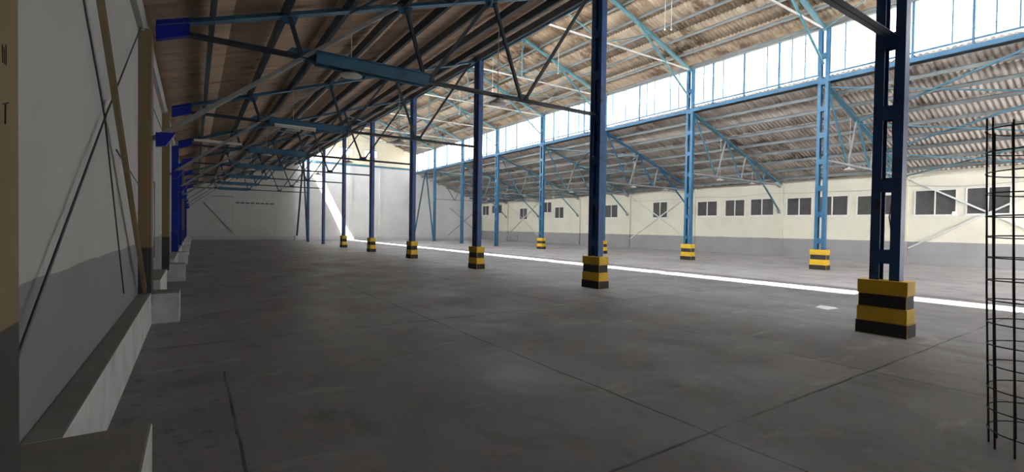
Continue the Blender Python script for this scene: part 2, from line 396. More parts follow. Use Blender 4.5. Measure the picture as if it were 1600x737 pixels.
# corrugated roofs
def corrugated(name, xa, xb, zf, mat, label, nrow, amp=0.027, pitch=0.177, thick=0.008, kind='structure'):
    m_ = MB(); bm = m_.bm
    n = int((YE-YB)/pitch*6); xs = [xa + (xb-xa)*i/nrow for i in range(nrow+1)]
    lap = 0.10
    for i in range(nrow):
        # every row of sheets laps a little under the one above it
        x0, x1 = xs[i], xs[i+1]
        lower_first = zf(x0) < zf(x1)
        if lower_first: x1e = x1 + (lap if i < nrow-1 else 0); x0e = x0; dz0, dz1 = 0.012, 0.0
        else: x0e = x0 - (lap if i > 0 else 0); x1e = x1; dz0, dz1 = 0.0, 0.012
        prev = None
        for k in range(n+1):
            y = YB + (YE-YB)*k/n; w = amp*math.sin(2*math.pi*y/pitch)
            a = bm.verts.new((x0e, y, zf(x0e)+w+dz0)); b = bm.verts.new((x1e, y, zf(x1e)+w+dz1))
            if prev: m_.face([prev[0], a, b, prev[1]])
            prev = (a, b)
    o = m_.build(name, mat, smooth=True)
    s = o.modifiers.new('sheet', 'SOLIDIFY'); s.thickness = thick; s.offset = 0
    return tag(o, label, 'roof', kind=kind)
RL = 0.088
corrugated('ceiling', XL-0.5, XM-0.02, lambda x: z_left(x)+RL, M_roofL, 'brown corrugated sheet roof over the left aisle', 6)
corrugated('ceiling', XF+0.02, XR+0.6, lambda x: z_right(x)+RL, M_roofR, 'grey corrugated sheet roof over the right aisle', 6)
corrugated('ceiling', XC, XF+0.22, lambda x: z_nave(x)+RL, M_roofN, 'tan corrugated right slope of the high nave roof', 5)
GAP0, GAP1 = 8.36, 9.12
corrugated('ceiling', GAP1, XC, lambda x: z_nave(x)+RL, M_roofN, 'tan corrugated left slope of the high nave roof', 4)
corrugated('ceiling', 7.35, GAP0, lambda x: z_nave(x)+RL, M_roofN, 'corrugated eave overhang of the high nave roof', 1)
corrugated('rooflight', GAP0, GAP1, lambda x: z_nave(x)+RL, M_glass, 'row of clear corrugated sheets at the foot of the left nave slope', 1)
# ridge cap
mb = MB(); mb.poly([(XC-0.4, YB, z_nave(XC-0.4)+RL+0.03), (XC, YB, z_nave(XC)+RL+0.05), (XC+0.4, YB, z_nave(XC+0.4)+RL+0.03), (XC+0.4, YB, z_nave(XC+0.4)+RL+0.045), (XC, YB, z_nave(XC)+RL+0.075), (XC-0.4, YB, z_nave(XC-0.4)+RL+0.045)], (0, YE-YB, 0))
tag(mb.build('trim_1', M_roofN), 'ridge cap along the top of the nave roof', 'ridge cap', kind='structure')

# light enters through both clerestories
portal('portal_right', (XF+0.12, (YB+YE)/2, 8.57), (-1, 0, 0), YE-YB, 1.85)
portal('portal_gate', ((GATE[0]+GATE[1])/2, YB-0.3, 2.1), (0, 1, 0), 6.9, 4.1)
portal('portal_left', (XM-0.12, (YB+YE)/2, 8.57), (1, 0, 0), YE-YB, 1.85)

# ---------------------------------------------------------------- clerestory windows (one per bay)
wn = 0
def clerestory(x, k, side, label):
    """frame + glass in the bay that starts at column row k"""
    global wn
    wn += 1
    ya = (ROW[k] if k >= 0 else YB) + 0.2; yb = (ROW[k+1] if k+1 < 9 else YE) - 0.2
    if k == 7: yb = YE-0.02
    z0, z1 = 7.66, 9.42
    rnd = random.Random(100+k)
    t = thing('window_%d' % wn, label, 'clerestory window', (x, ya, z0), kind='structure')
    f = MB()
    f.box(x-0.03, x+0.03, ya, yb, z0-0.03, z0+0.03); f.box(x-0.03, x+0.03, ya, yb, z1-0.02, z1+0.03)
    f.build('window_frame', M_lightcol, t).location = (-x, -ya, -z0)
    n = int(round((yb-ya)/0.5)); st = (yb-ya)/n
    ys = [ya + st*i for i in range(n+1)]
    keep = [0] + [i for i in range(1, n) if (i % 2 == 0 or rnd.random() < 0.6)] + [n]
    for i in keep:
        strong = i % 3 == 0
        b = MB(); w = 0.06 if strong else 0.032
        b.box(x-w*0.7, x+w*0.7, ys[i]-w/2, ys[i]+w/2, z0-(0.26 if strong and 0 < i < n else 0.0), z1)
        b.build('mullion', M_lightcol, t).location = (-x, -ya, -z0)
    g = MB(); 
    for a, b_ in zip(keep, keep[1:]):
        for q in range(1, 5):
            if rnd.random() < 0.55:
                zz = z0 + (z1-z0)*q/5
                g.box(x-0.006, x+0.006, ys[a], ys[b_], zz-0.010, zz+0.010)
    if len(g.bm.faces): g.build('glazing_bar', M_purlin, t).location = (-x, -ya, -z0)
    p = MB(); p.box(x+side*0.004, x+side*0.010, ya, yb, z0, z1)
    p.build('glass_pane', M_glass, t).location = (-x, -ya, -z0)
for k in range(0, 8):
    clerestory(XF, k, 1, 'glazed clerestory bay high above the right columns, %s from the camera' % nth(k))
for k in range(0, 8):
    clerestory(XM, k, -1, 'glazed clerestory bay above the left aisle roof, %s from the camera' % nth(k))

# ---------------------------------------------------------------- louvre windows of the right wall
def wall_window(i, ya, yb, z0, z1, label):
    global wn
    wn += 1
    x = XR
    t = thing('window_%d' % wn, label, 'window', (x, (ya+yb)/2, z0), kind='structure')
    off = (-x, -(ya+yb)/2, -z0)
    f = MB(); w = 0.045
    f.box(x-0.035, x+0.10, ya, ya+w, z0, z1); f.box(x-0.035, x+0.10, yb-w, yb, z0, z1)
    f.box(x-0.035, x+0.10, ya+w, yb-w, z0, z0+w); f.box(x-0.035, x+0.10, ya+w, yb-w, z1-w, z1)
    ym = (ya+yb)/2
    f.box(x-0.03, x+0.09, ym-0.022, ym+0.022, z0+w, z1-w)
    f.box(x-0.07, x+0.0, ya-0.06, yb+0.06, z0-0.05, z0)
    f.build('window_frame', M_frame, t).location = off
    n = 9; st = (z1-z0-2*w)/n
    for (p, q) in ((ya+w, ym-0.022), (ym+0.022, yb-w)):
        s = MB()
        for j in range(n):
            zc = z0+w+st*(j+0.5)
            p1 = q
            if i == 1 and j == 0 and p == ya+w: p0 = p+0.12          # a broken slat lets the daylight in
            else: p0 = p
            s.poly([(x+0.015, p0, zc-st*0.56), (x+0.055, p0, zc+st*0.56), (x+0.065, p0, zc+st*0.56), (x+0.025, p0, zc-st*0.56)], (0, p1-p0, 0))
        s.build('louver_panel', M_louver, t).location = off
WLAB = ['dark louvered window on the right wall behind the rebar cage', 'dark louvered window between the nearest pillar and the rebar cage, right wall',
        'wide dark window on the right wall half hidden by the nearest pillar', 'dark window on the right wall behind the blue lattice column of the far row',
        'dark window just right of the second pilaster on the right wall', 'dark window crossed by a truss brace left of the second pilaster, right wall',
        'dark window, middle of three between two right wall pilasters', 'dark window beside the second yellow-banded far column',
        'small louvered window behind the pale cross brace, right wall', 'small dark window just right of the second pillar, right wall',
        'low window between the third and fourth far columns, right wall', 'higher-set dark window beside the fourth far column, right wall',
        'small window behind the distant cross brace, right wall', 'high window seen behind the fifth far column, right wall', 'farthest window at the end of the right wall']
for i, (a, b, c, d) in enumerate(WIN): wall_window(i, a, b, c, d, WLAB[i])
# louvre vents in the end wall
for i, (a, b, c, d) in enumerate(VENT):
    wn += 1
    t = thing('window_%d' % wn, ('left', 'right')[i] + ' one of two bright louvre vents high in the end wall', 'vent', ((a+b)/2, YE, c), kind='structure')
    off = (-(a+b)/2, -YE, -c)
    f = MB()
    f.box(a, a+0.06, YE-0.03, YE+0.2, c, d); f.box(b-0.06, b, YE-0.03, YE+0.2, c, d); f.box(a, b, YE-0.03, YE+0.2, c, c+0.05); f.box(a, b, YE-0.03, YE+0.2, d-0.05, d)
    f.box((a+b)/2-0.03, (a+b)/2+0.03, YE-0.02, YE+0.18, c, d)
    f.build('window_frame', M_frame, t).location = off
    s = MB()
    for j in range(5):
        zc = c + 0.10 + (d-c-0.2)*j/4
        s.poly([(a+0.06, YE+0.02, zc-0.05), (a+0.06, YE+0.14, zc+0.03), (a+0.06, YE+0.14, zc+0.05), (a+0.06, YE+0.02, zc-0.03)], (b-a-0.12, 0, 0))
    s.build('louver_panel', M_frame, t).location = off

# ---------------------------------------------------------------- pilasters
tn = 1
PL = ['tan pilaster with pencil marks at the left edge of the view', 'tan pilaster behind the near knee brace, left wall', 'tan pilaster third along the left wall',
      'deep blue pilaster fourth along the left wall', 'deep blue pilaster fifth along the left wall', 'tan pilaster sixth along the left wall', 'deep blue pilaster seventh along the left wall', 'deep blue pilaster eighth along the left wall']
for k in range(8):
    tn += 1
    y = ROW[k]
    if k == 0: y0, y1 = 1.9, 2.30
    else: y0, y1 = y-0.2, y+0.2
    m = M_pilblue if k in (3, 4, 6, 7) else M_pilaster
    px = XL + (0.15 if k in (0, 1, 2) else 0.2)
    b = MB().box(XL-0.05, px, y0, y1, 0.3, 4.2)
    tag(b.build('trim_%d' % tn, m, loc=(XL, y, 0.3)), PL[k], 'pilaster', kind='structure')
for k in range(0, 9):
    tn += 1
    y = min(ROW[k], YE-0.2)
    b = MB().box(XR-0.12, XR+0.05, y-0.15, y+0.15, 0, 4.42); b.box(XR-0.28, XR+0.05, y-0.25, y+0.25, 0, 0.45)
    tag(b.build('trim_%d' % tn, M_pilright, loc=(XR, y, 0)), 'cream pilaster on the right wall, %s from the camera' % nth(k), 'pilaster', kind='structure')
# end wall piers
for i, x in enumerate((13.67, 16.82)):
    tn += 1
    b = MB().box(x-0.14, x+0.14, YE-0.10, YE+0.05, 0, 7.7); b.box(x-0.35, x+0.35, YE-0.3, YE+0.05, 0, 0.42)
    tag(b.build('trim_%d' % tn, M_wall_end, loc=(x, YE, 0)), 'slim white pier on the end wall, %s of the louvre vents' % ('below the left one', 'below the right one')[i], 'pier', kind='structure')
# band of beam across the end wall
tag(MB().box(XM, XF, YE-0.1, YE+0.02, 7.75, 7.95).build('end_wall_beam', M_trusslight), 'pale blue horizontal beam across the end wall under the louvre vents', 'beam')
# doors in the end wall
t = thing('door_1', 'wide white walled-up gate in the end wall with slots along its top', 'door', (4.8, YE, 0), kind='structure')
b = MB(); x0, x1, zt = 3.1, 6.52, 3.6
b.box(x0, x1, YE-0.025, YE+0.02, 0.05, zt); b.build('door_panel', M_wall_end, t).location = (-4.8, -YE, 0)
b = MB(); b.box(x0-0.08, x0, YE-0.05, YE+0.02, 0, zt+0.08); b.box(x1, x1+0.08, YE-0.05, YE+0.02, 0, zt+0.08); b.box(x0-0.08, x1+0.08, YE-0.05, YE+0.02, zt, zt+0.08)
b.build('door_frame', M_wall_end, t).location = (-4.8, -YE, 0)
b = MB()
for i in range(8):
    for j in range(3):
        xx = x0+0.12+i*0.41 + j*0.105
        b.box(xx, xx+0.085, YE-0.035, YE, zt-0.22, zt-0.10)
b.build('slot_row', M_black, t).location = (-4.8, -YE, 0)
t = thing('door_2', 'small pale door in the end wall near the right aisle', 'door', (23.3, YE, 0), kind='structure')
b = MB().box(22.7, 23.9, YE-0.02, YE+0.02, 0.02, 2.1); b.build('door_panel', M_wall_end, t).location = (-23.3, -YE, 0)
b = MB(); b.box(22.62, 22.7, YE-0.06, YE+0.02, 0, 2.18); b.box(23.9, 23.98, YE-0.06, YE+0.02, 0, 2.18); b.box(22.62, 23.98, YE-0.06, YE+0.02, 2.1, 2.18)
b.build('door_frame', M_wall_end, t).location = (-23.3, -YE, 0)

# ================================================================ COLUMNS
def base_block(parent, hw, hl, h, z0=0.0):
    """banded concrete guard block: four courses, yellow over black"""
    b = MB(); c = h/4
    for i in range(4):
        b.mi = 1 if i in (0, 2) else 0
        s = 0.0 if i != 2 else -0.012
        a = hw+s+(0.012 if i == 0 else 0); l = hl+s+(0.012 if i == 0 else 0)
        bm2 = MB(); 
        v0 = len(b.bm.verts)
        b.box(-a, a, -l, l, c*i+z0, c*(i+1)+z0)
    return b.build('concrete_base', [M_yellow, M_black], parent, bevel=0.008)
def lattice_column(name, x, y, height, mat, label, group, block, hy=0.18, wx=0.17):
    t = thing(name, label, 'column', (x, y, 0), group)
    zb = 0.0
    for s in (-1, 1):
        b = MB()
        # channel with its web outward and toes turned in
        yo = s*hy; yi = s*(hy-0.12)
        tk = 0.010
        b.box(-wx/2, wx/2, min(yo, yo-s*tk), max(yo, yo-s*tk), zb, height)
        b.box(-wx/2, -wx/2+tk, min(yo-s*tk, yi), max(yo-s*tk, yi), zb, height)
        b.box(wx/2-tk, wx/2, min(yo-s*tk, yi), max(yo-s*tk, yi), zb, height)
        b.build('channel', mat, t)
    zc = 1.13; 
    while zc < height-0.1:
        b = MB()
        for s in (-1, 1):
            xo = s*wx/2
            b.box(min(xo, xo+s*0.008), max(xo, xo+s*0.008), -hy+0.03, hy-0.03, zc-0.10, zc+0.10)
        b.build('batten', mat, t)
        zc += 1.035
    if block: base_block(t, 0.16, 0.30, 0.79)
    else:
        MB().box(-wx/2-0.05, wx/2+0.05, -hy-0.04, hy+0.04, 0, 0.02).build('base_plate', M_dark, t)
    return t
MLAB = ['dark blue lattice column with a large yellow and black base, nearest in the middle row', 'dark blue column on a yellow and black base, second in the middle row',
        'dark blue column on a yellow and black base, third in the middle row', 'dark blue column on a yellow and black base, fourth in the middle row',
        'dark blue column on a yellow and black base, fifth in the middle row', 'dark blue column on a yellow and black base, sixth and last banded one in the middle row',
        'dark slim column without a banded base, seventh in the middle row', 'dark slim column without a base, eighth in the middle row beside the propped stays']
FLAB = [None, 'bright blue lattice column on a yellow base between the two nearest right wall pilasters in view', 'bright blue lattice column on a yellow base, second in the far row',
        'blue far row column mostly hidden behind the second dark column', 'blue lattice column on a small yellow base, fourth in the far row', 'blue column without a base, fifth in the far row',
        'blue column without a base, sixth in the far row', 'blue column without a base, farthest in the far row beside a stay']
NH = 9.42
protoM = lattice_column('steel_column', XM, ROW[0], NH, M_col, MLAB[0], 'dark blue columns of the middle row', True)
for k in range(1, 6): dup(protoM, (XM, ROW[k], 0), MLAB[k])
p2 = lattice_column('steel_column', XM, ROW[6], NH, M_col, MLAB[6], 'dark blue columns of the middle row', False)
dup(p2, (XM, ROW[7], 0), MLAB[7])
protoF = lattice_column('steel_column', XF, ROW[1], NH, M_lightcol, FLAB[1], 'bright blue columns of the far row', True, 0.19, 0.17)
for k in range(2, 5): dup(protoF, (XF, ROW[k], 0), FLAB[k])
p2 = lattice_column('steel_column', XF, ROW[5], NH, M_lightcol, FLAB[5], 'bright blue columns of the far row', False, 0.19, 0.17)
for k in (6, 7): dup(p2, (XF, ROW[k], 0), FLAB[k])
dup(protoF, (XF, ROW[0], 0), 'blue lattice column on a yellow base at the right edge of the building')

# ================================================================ TRUSSES
def aisle_truss(side, y, label, group, mat, matb, mbrace, mchord, mknee):
    """side=-1 left aisle, +1 right aisle (mirror image). Built in local coordinates of its column foot line."""
    def X(x): return (x if side < 0 else 2*XC-x)
    t = thing('aisle_truss', label, 'roof truss', (X(-0.4), y, 4.2), group)
    ox, oz = X(-0.4), 4.2
    def P(x, z, dy=0.0): return (X(x)-ox, dy, z-oz)
    def zc(x): return z_left(x)-0.14
    b = MB(); 
    for s in (-1, 1): b.angle(P(-0.45, zc(-0.45), s*0.045), P(XM-0.09, zc(XM-0.09), s*0.045), 0.085, 0.009, flip=-s)
    b.build('top_chord', mat, t)
    zb = 4.32
    b = MB()
    for s in (-1, 1): b.angle(P(-0.1, zb-0.02, s*0.04), P(XM-0.09, zb, s*0.04), 0.07, 0.009, flip=-s)
    b.build('bottom_chord', mchord, t)
    # deep stiffener channel on the bottom chord
    if side < 0:
        b = MB(); b.channel(P(1.72, zb+0.0, -0.07), P(3.78, zb+0.0, -0.07), 0.21, 0.06, 0.010); b.channel(P(1.72, zb, 0.07), P(3.78, zb, 0.07), 0.21, 0.06, 0.010, flip=-1)
        b.build('stiffener', mat if side < 0 else mchord, t)
    # webs
    for (xa, za, xb, zb2) in ((1.30, zc(1.30), 1.50, zb), (3.32, zc(3.32), 3.73, zb), (3.80, zb, 5.20, zc(5.2)), (5.26, zc(5.26), 6.02, zb), (6.12, zb, 8.05, zc(8.05)), (1.62, zb, 3.22, zc(3.22))):
        if (xa, xb) == (1.62, 3.22): continue
        b = MB(); b.bar(P(xa, za), P(xb, zb2), 0.06, 0.06); b.build('web_member', mbrace if side < 0 or xa in (3.32, 5.26) else mat, t)
    # knee brace from the wall up to the rafter
    b = MB(); b.channel(P(-0.48, 2.66), P(3.28, zc(3.28)), 0.08, 0.06, 0.010, up=(0, 1, 0), flip=-side); b.build('knee_brace', mknee, t)
    # gussets
    def gus(pts): 
        g = MB(); g.poly([P(x, z, -0.008) for x, z in pts], (0, 0.016, 0)); return g
    gus([(1.2, zb-0.04), (1.72, zb-0.11), (2.1, zb+0.1), (1.72, zb+0.14), (1.35, zb+0.1)]).build('gusset', mat, t)
    gus([(3.55, zb-0.05), (3.95, zb-0.05), (3.92, zb+0.10), (3.62, zb+0.10)]).build('gusset', mat, t)
    gus([(5.88, zb-0.05), (6.26, zb-0.05), (6.2, zb+0.12), (5.95, zb+0.12)]).build('gusset', mchord, t)
    for xx in (1.3, 3.3, 5.22): gus([(xx-0.16, zc(xx-0.16)-0.03), (xx+0.16, zc(xx+0.16)-0.03), (xx+0.1, zc(xx)-0.16), (xx-0.05, zc(xx)-0.16)]).build('gusset', mat, t)
    # boxed bracket on the pilaster
    b = MB(); b.poly([P(-0.46, 4.12, -0.06), P(-0.05, 4.27, -0.06), P(-0.06, zc(-0.06)+0.04, -0.06), P(-0.46, zc(-0.46)+0.04, -0.06)], (0, 0.12, 0))
    b.build('wall_bracket', matb, t)
    b = MB(); b.poly([P(-0.46, 2.58, -0.06), P(-0.34, 2.60, -0.06), P(-0.22, 2.80, -0.06), P(-0.46, 2.78, -0.06)], (0, 0.12, 0))
    b.build('brace_bracket', matb, t)
    return t
lt = None
for k in range(8):
    lab = 'blue steel truss under the left aisle roof, %s from the camera' % nth(k)
    if lt is None: lt = aisle_truss(-1, ROW[k], lab, 'left aisle trusses', M_truss, M_royal, M_dark, M_dark, M_grey)
    else: dup(lt, (-0.4, ROW[k], 4.2), lab)
rt = None
for k in range(8):
    lab = 'pale blue steel truss under the right aisle roof, %s from the camera' % nth(k)
    if k == 3:
        aisle_truss(1, ROW[k], 'bright blue steel truss under the right aisle roof, fourth from the camera', 'right aisle trusses', M_lightcol, M_grey, M_grey, M_grey, M_lightcol)
    elif rt is None: rt = aisle_truss(1, ROW[k], lab, 'right aisle trusses', M_trusslight, M_grey, M_grey, M_grey, M_trusslight)
    else: dup(rt, (2*XC+0.4, ROW[k], 4.2), lab)

def nave_truss(y, label):
    t = thing('nave_truss', label, 'roof truss', (XC, y, 9.4), 'nave trusses')
    def P(x, z, dy=0.0): return (x-XC, dy, z-9.4)
    def zc(x): return z_nave(x)-0.13
    for s in (-1, 1):
        def X(d): return XC + s*d           # d = distance from the ridge
        b = MB()
        for q in (-1, 1): b.angle(P(X(0.02), zc(XC), q*0.045), P(X(6.05), zc(X(6.05)), q*0.045), 0.085, 0.009, flip=q)
        b.build('rafter', M_navetruss, t)
        b = MB(); b.channel(P(X(2.0), zc(X(2.0))), P(X(5.95), 8.02), 0.08, 0.05, 0.008, up=(0, 1, 0)); b.build('knee_brace', M_navetruss, t)
        b = MB(); b.tube([P(X(4.0), 9.42), P(X(3.85), 9.66), P(X(3.98), 10.0)], 0.016, 6); b.build('strut', M_navetruss, t)
        b = MB(); b.bar(P(X(3.0), zc(X(3.0))), P(X(0.1), 9.42), 0.04, 0.04); b.build('web_member', M_navetruss, t)
        b = MB(); b.poly([P(X(3.8), 9.34, -0.008), P(X(4.15), 9.34, -0.008), P(X(4.05), 9.56, -0.008), P(X(3.75), 9.58, -0.008)], (0, 0.016, 0)); b.build('gusset', M_navetruss, t)
    b = MB(); b.bar(P(XM+0.09, 9.42), P(XF-0.09, 9.42), 0.05, 0.06); b.build('tie_beam', M_pale, t)
    b = MB(); b.bar(P(XC, 9.42), P(XC, zc(XC)), 0.05, 0.05, (0, 1, 0)); b.build('king_post', M_navetruss, t)
    b = MB(); b.poly([P(XC-0.3, zc(XC)-0.12, -0.008), P(XC, zc(XC)-0.22, -0.008), P(XC+0.3, zc(XC)-0.12, -0.008), P(XC, zc(XC)+0.02, -0.008)], (0, 0.016, 0)); b.build('gusset', M_navetruss, t)
    return t
nt_ = None
for k in range(8):
    lab = 'turquoise king-post truss under the high nave roof, %s from the camera' % nth(k)
    if nt_ is None: nt_ = nave_truss(ROW[k], lab)
    else: dup(nt_, (XC, ROW[k], 9.4), lab)

# ---------------------------------------------------------------- purlins
def purlin(x, zf, slope, label, group, mat, h=0.15, w=0.06):
    z = zf(x) + RL - 0.054 - h/2
    b = MB(); b.channel((x, YB+0.05, z), (x, YE-0.05, z), h, w, 0.008, flip=1 if slope > 0 else -1)
    o = b.build('purlin', mat, loc=(x, YE/2, z)); return tag(o, label, 'purlin', group)
for i in range(9):
    purlin(0.2+1.02*i if i < 8 else 8.2, z_left, 1, 'dark purlin under the left aisle roof, %s counting from the left wall' % ('first' if i == 0 else nth(i)), 'left aisle purlins', M_purlinL, 0.20, 0.07)
for i in range(9):
    purlin(20.72 if i == 8 else 28.86-1.045*i, z_right, -1, 'grey blue purlin under the right aisle roof, %s counting from the right wall' % ('first' if i == 0 else nth(i)), 'right aisle purlins', M_purlin)
for i in range(7):
    purlin([14.6, 15.5, 16.46, 17.46, 18.42, 19.42, 20.3][i], z_nave, -1, 'grey blue purlin under the right slope of the nave roof, %s below the ridge' % ('first' if i == 0 else nth(i)), 'nave purlins', M_purlin, 0.12, 0.05)
for i in range(6):
    purlin(2*XC-[14.6, 15.5, 16.46, 17.46, 18.42, 19.42][i], z_nave, 1, 'grey blue purlin under the left slope of the nave roof, %s below the ridge' % ('first' if i == 0 else nth(i)), 'nave purlins', M_purlin, 0.12, 0.05)
# ---------------------------------------------------------------- longitudinal beams
for x, nm, s in ((XM, 'left', 1), (XF, 'right', -1)):
    b = MB(); xx = x+s*0.10
    b.channel((xx, YB+0.05, 7.40), (xx, YE-0.02, 7.40), 0.15, 0.05, 0.01, flip=-s)
    tag(b.build('eave_beam', M_lightcol, loc=(xx, YE/2, 7.40)), 'blue longitudinal beam below the %s clerestory sill' % nm, 'beam')
    b = MB(); b.channel((xx, YB+0.05, 9.45), (xx, YE-0.02, 9.45), 0.10, 0.05, 0.01, flip=-s)
    tag(b.build('eave_beam', M_purlin, loc=(xx, YE/2, 9.45)), 'thin longitudinal beam above the %s clerestory windows' % nm, 'beam')
# ---------------------------------------------------------------- bracing
def rods(name, segs, r, mat, label, cat='brace', group=None, flat=False):
    base = segs[0][0]
    t = thing(name, label, cat, base, group)
    for seg in segs:
        b = MB()
        if flat:
            b.angle(seg[0], seg[1], r*2, 0.006)
        else: b.tube(seg, r, 6)
        o = b.build('brace_rod', mat, t); o.location = (-base[0], -base[1], -base[2])
    return t
for k in (0, 3, 6):
    ya, yb = ROW[k], ROW[k+1]
    for j in range(3):
        xs = (8.2, 5.2, 2.3, -0.45)
        xa, xb = xs[j], xs[j+1]
        zo = -0.2
        if j < 2: rods('cross_brace', [[(xa, ya, z_left(xa)+zo), (xb, yb, z_left(xb)+zo)], [(xa, yb, z_left(xa)+zo-0.05), (xb, ya, z_left(xb)+zo-0.05)]], 0.022, M_trusslight,
             'crossed roof brace under the left aisle roof, %s panel, %s bay' % (('upper', 'middle', 'lower')[j], nth(k)), group='left roof braces')
        xa, xb = 2*XC-xa, 2*XC-xb
        rods('cross_brace', [[(xa, ya, z_right(xa)+zo), (xb, yb, z_right(xb)+zo)], [(xa, yb, z_right(xa)+zo-0.06), (xb, ya, z_right(xb)+zo-0.06)]], 0.03, M_trusslight,
             'crossed roof brace under the right aisle roof, %s panel, %s bay' % (('upper', 'middle', 'lower')[j], nth(k)), group='right roof braces', flat=True)
    for s, nm in ((1, 'right'), (-1, 'left')):
        for j, (da, db) in enumerate(((0.2, 3.0), (3.0, 5.9))):
            xa, xb = XC+s*da, XC+s*db; zo = -0.2
            rods('cross_brace', [[(xa, ya, z_nave(xa)+zo), (xb, yb, z_nave(xb)+zo)], [(xa, yb, z_nave(xa)+zo-0.05), (xb, ya, z_nave(xb)+zo-0.05)]], 0.02, M_navetruss,
                 'crossed roof brace under the %s nave slope, %s panel, %s bay' % (nm, ('upper', 'lower')[j], nth(k)), group='nave roof braces')
    rods('cross_brace', [[(XR-0.05, ya+0.2, 4.1), (XR-0.05, yb-0.2, 0.75)], [(XR-0.08, yb-0.2, 4.15), (XR-0.08, ya+0.2, 0.8)]], 0.035, M_pale,
         'pale crossed brace on the right wall, %s bay from the camera' % nth(k), group='right wall braces', flat=True)
rods('cross_brace', [[(25.15, YE-0.05, 3.75), (28.9, YE-0.05, 0.9)], [(24.95, YE-0.08, 0.5), (28.85, YE-0.08, 3.6)]], 0.035, M_grey, 'dark crossed brace on the end wall in the right aisle', flat=True)
rods('wall_brace', [[(0.7, YE-0.05, 3.4), (2.95, YE-0.05, 0.7)]], 0.05, M_grey, 'single dark diagonal brace on the end wall left of the gate', flat=True)
rods('wall_rail', [[(1.3, YE-0.05, 3.97), (3.05, YE-0.05, 3.99)]], 0.03, M_grey, 'short dark rail on the end wall above the diagonal brace', 'rail', flat=True)
# left wall bracing in the near bay
rods('wall_brace', [[(-0.61, 2.78, 0.90), (-0.61, 5.19, 2.36), (-0.61, 8.30, 4.15)]], 0.0075, M_dark, 'dark thin diagonal rod on the near left wall rising away from the camera')
rods('wall_brace', [[(-0.625, 2.6, 4.15), (-0.62, 5.19, 2.36), (-0.61, 6.42, 0.72)]], 0.006, M_dark, 'dark thin rod on the near left wall falling away beside the tan strut')
b = MB(); b.prism([(-0.042, -0.02), (0.042, -0.02), (0.042, 0.02), (0.03, 0.02), (0.03, -0.01), (-0.03, -0.01), (-0.03, 0.02), (-0.042, 0.02)], (-0.56, 2.75, 4.25), (-0.56, 8.3, 0.52), (1, 0, 0))
tag(b.build('wall_strut', M_tan, loc=(-0.622, 5.5, 2.5)), 'tan painted diagonal strut on the near left wall', 'strut')
rods('conduit', [[(-0.635, 11.57, 0.80), (-0.635, 11.57, 2.26), (-0.635, 10.9, 2.26)]], 0.012, M_grey, 'thin grey conduit on the left wall beyond the second pilaster', 'conduit')
rods('cable', [[(-0.635, 8.86, 3.66), (-0.635, 11, 3.62), (-0.635, 14.4, 3.70)]], 0.008, M_dark, 'thin dark cable along the upper left wall', 'cable')
rods('cable', [[(-0.64, 6.12, 2.19), (-0.64, 8.4, 2.0)]], 0.006, M_dark, 'short dark cable on the left wall behind the tan strut', 'cable')
b = MB(); pts = []
for i in range(60):
    y = 2.7 + i*0.4; pts.append((XR-0.135, y, 3.82 - 0.10*abs(math.sin((y-2.645)*math.pi/6)) + 0.03*math.sin(y*1.7)))
tag(b.tube(pts, 0.010, 5).build('cable', M_grey, loc=(XR-0.135, 8, 3.8)), 'thin grey cable strung along the right wall above the windows', 'cable')

rods('cable', [[(8.36, 2.60, 4.15), (8.35, 2.615, 3.0), (8.36, 2.60, 2.3)], [(8.36, 2.60, 2.0), (8.40, 2.64, 1.7), (8.36, 2.58, 1.35)]], 0.008, M_black, 'dark cable hanging inside the nearest lattice column', 'cable')
# propped stays (inverted V) between the last columns and the end wall
for x, nm in ((XM, 'middle'), (XF, 'far')):
    t = thing('stay_frame', 'leaning pair of stays forming an inverted V beyond the last column of the %s row' % nm, 'stay', (x, 47.2, 0))
    mt = M_dark if x == XM else M_trusslight
    for (ya, za) in ((49.95, 0.40), (44.85, 0.15)):
        b = MB()
        for s in (-1, 1): b.channel((s*0.03, ya-47.2, za), (s*0.03, (46.95-47.2)+(0.08 if ya > 47 else -0.08), 7.34), 0.10, 0.05, 0.008, up=(1, 0, 0), flip=s)
        b.build('stay_leg', mt, t)
    MB().box(-0.2, 0.2, 49.75-47.2, 50.3-47.2, 0, 0.42).build('concrete_base', M_wall_end, t)
    MB().box(-0.015, 0.015, 46.75-47.2, 47.15-47.2, 7.18, 7.34).build('gusset', mt, t)

# ================================================================ LEFT WALL LEDGES AND PLINTHS
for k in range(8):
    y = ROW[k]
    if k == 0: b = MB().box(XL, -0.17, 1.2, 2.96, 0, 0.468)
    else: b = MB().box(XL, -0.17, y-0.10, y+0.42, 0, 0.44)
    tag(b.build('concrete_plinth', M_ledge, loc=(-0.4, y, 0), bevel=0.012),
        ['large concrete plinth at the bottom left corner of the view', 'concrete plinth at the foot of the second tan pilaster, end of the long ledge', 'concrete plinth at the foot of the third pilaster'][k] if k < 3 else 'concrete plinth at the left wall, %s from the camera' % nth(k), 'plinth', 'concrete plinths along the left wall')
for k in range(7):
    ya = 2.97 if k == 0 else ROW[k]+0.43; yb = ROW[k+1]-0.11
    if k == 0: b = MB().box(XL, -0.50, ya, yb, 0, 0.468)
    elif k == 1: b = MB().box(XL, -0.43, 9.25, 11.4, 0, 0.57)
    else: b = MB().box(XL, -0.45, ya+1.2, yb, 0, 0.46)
    tag(b.build('wall_ledge', M_ledge, loc=(-0.55, (ya+yb)/2, 0), bevel=0.012), 'low whitewashed concrete ledge along the left wall, %s from the camera' % nth(k), 'ledge', 'ledges along the left wall')

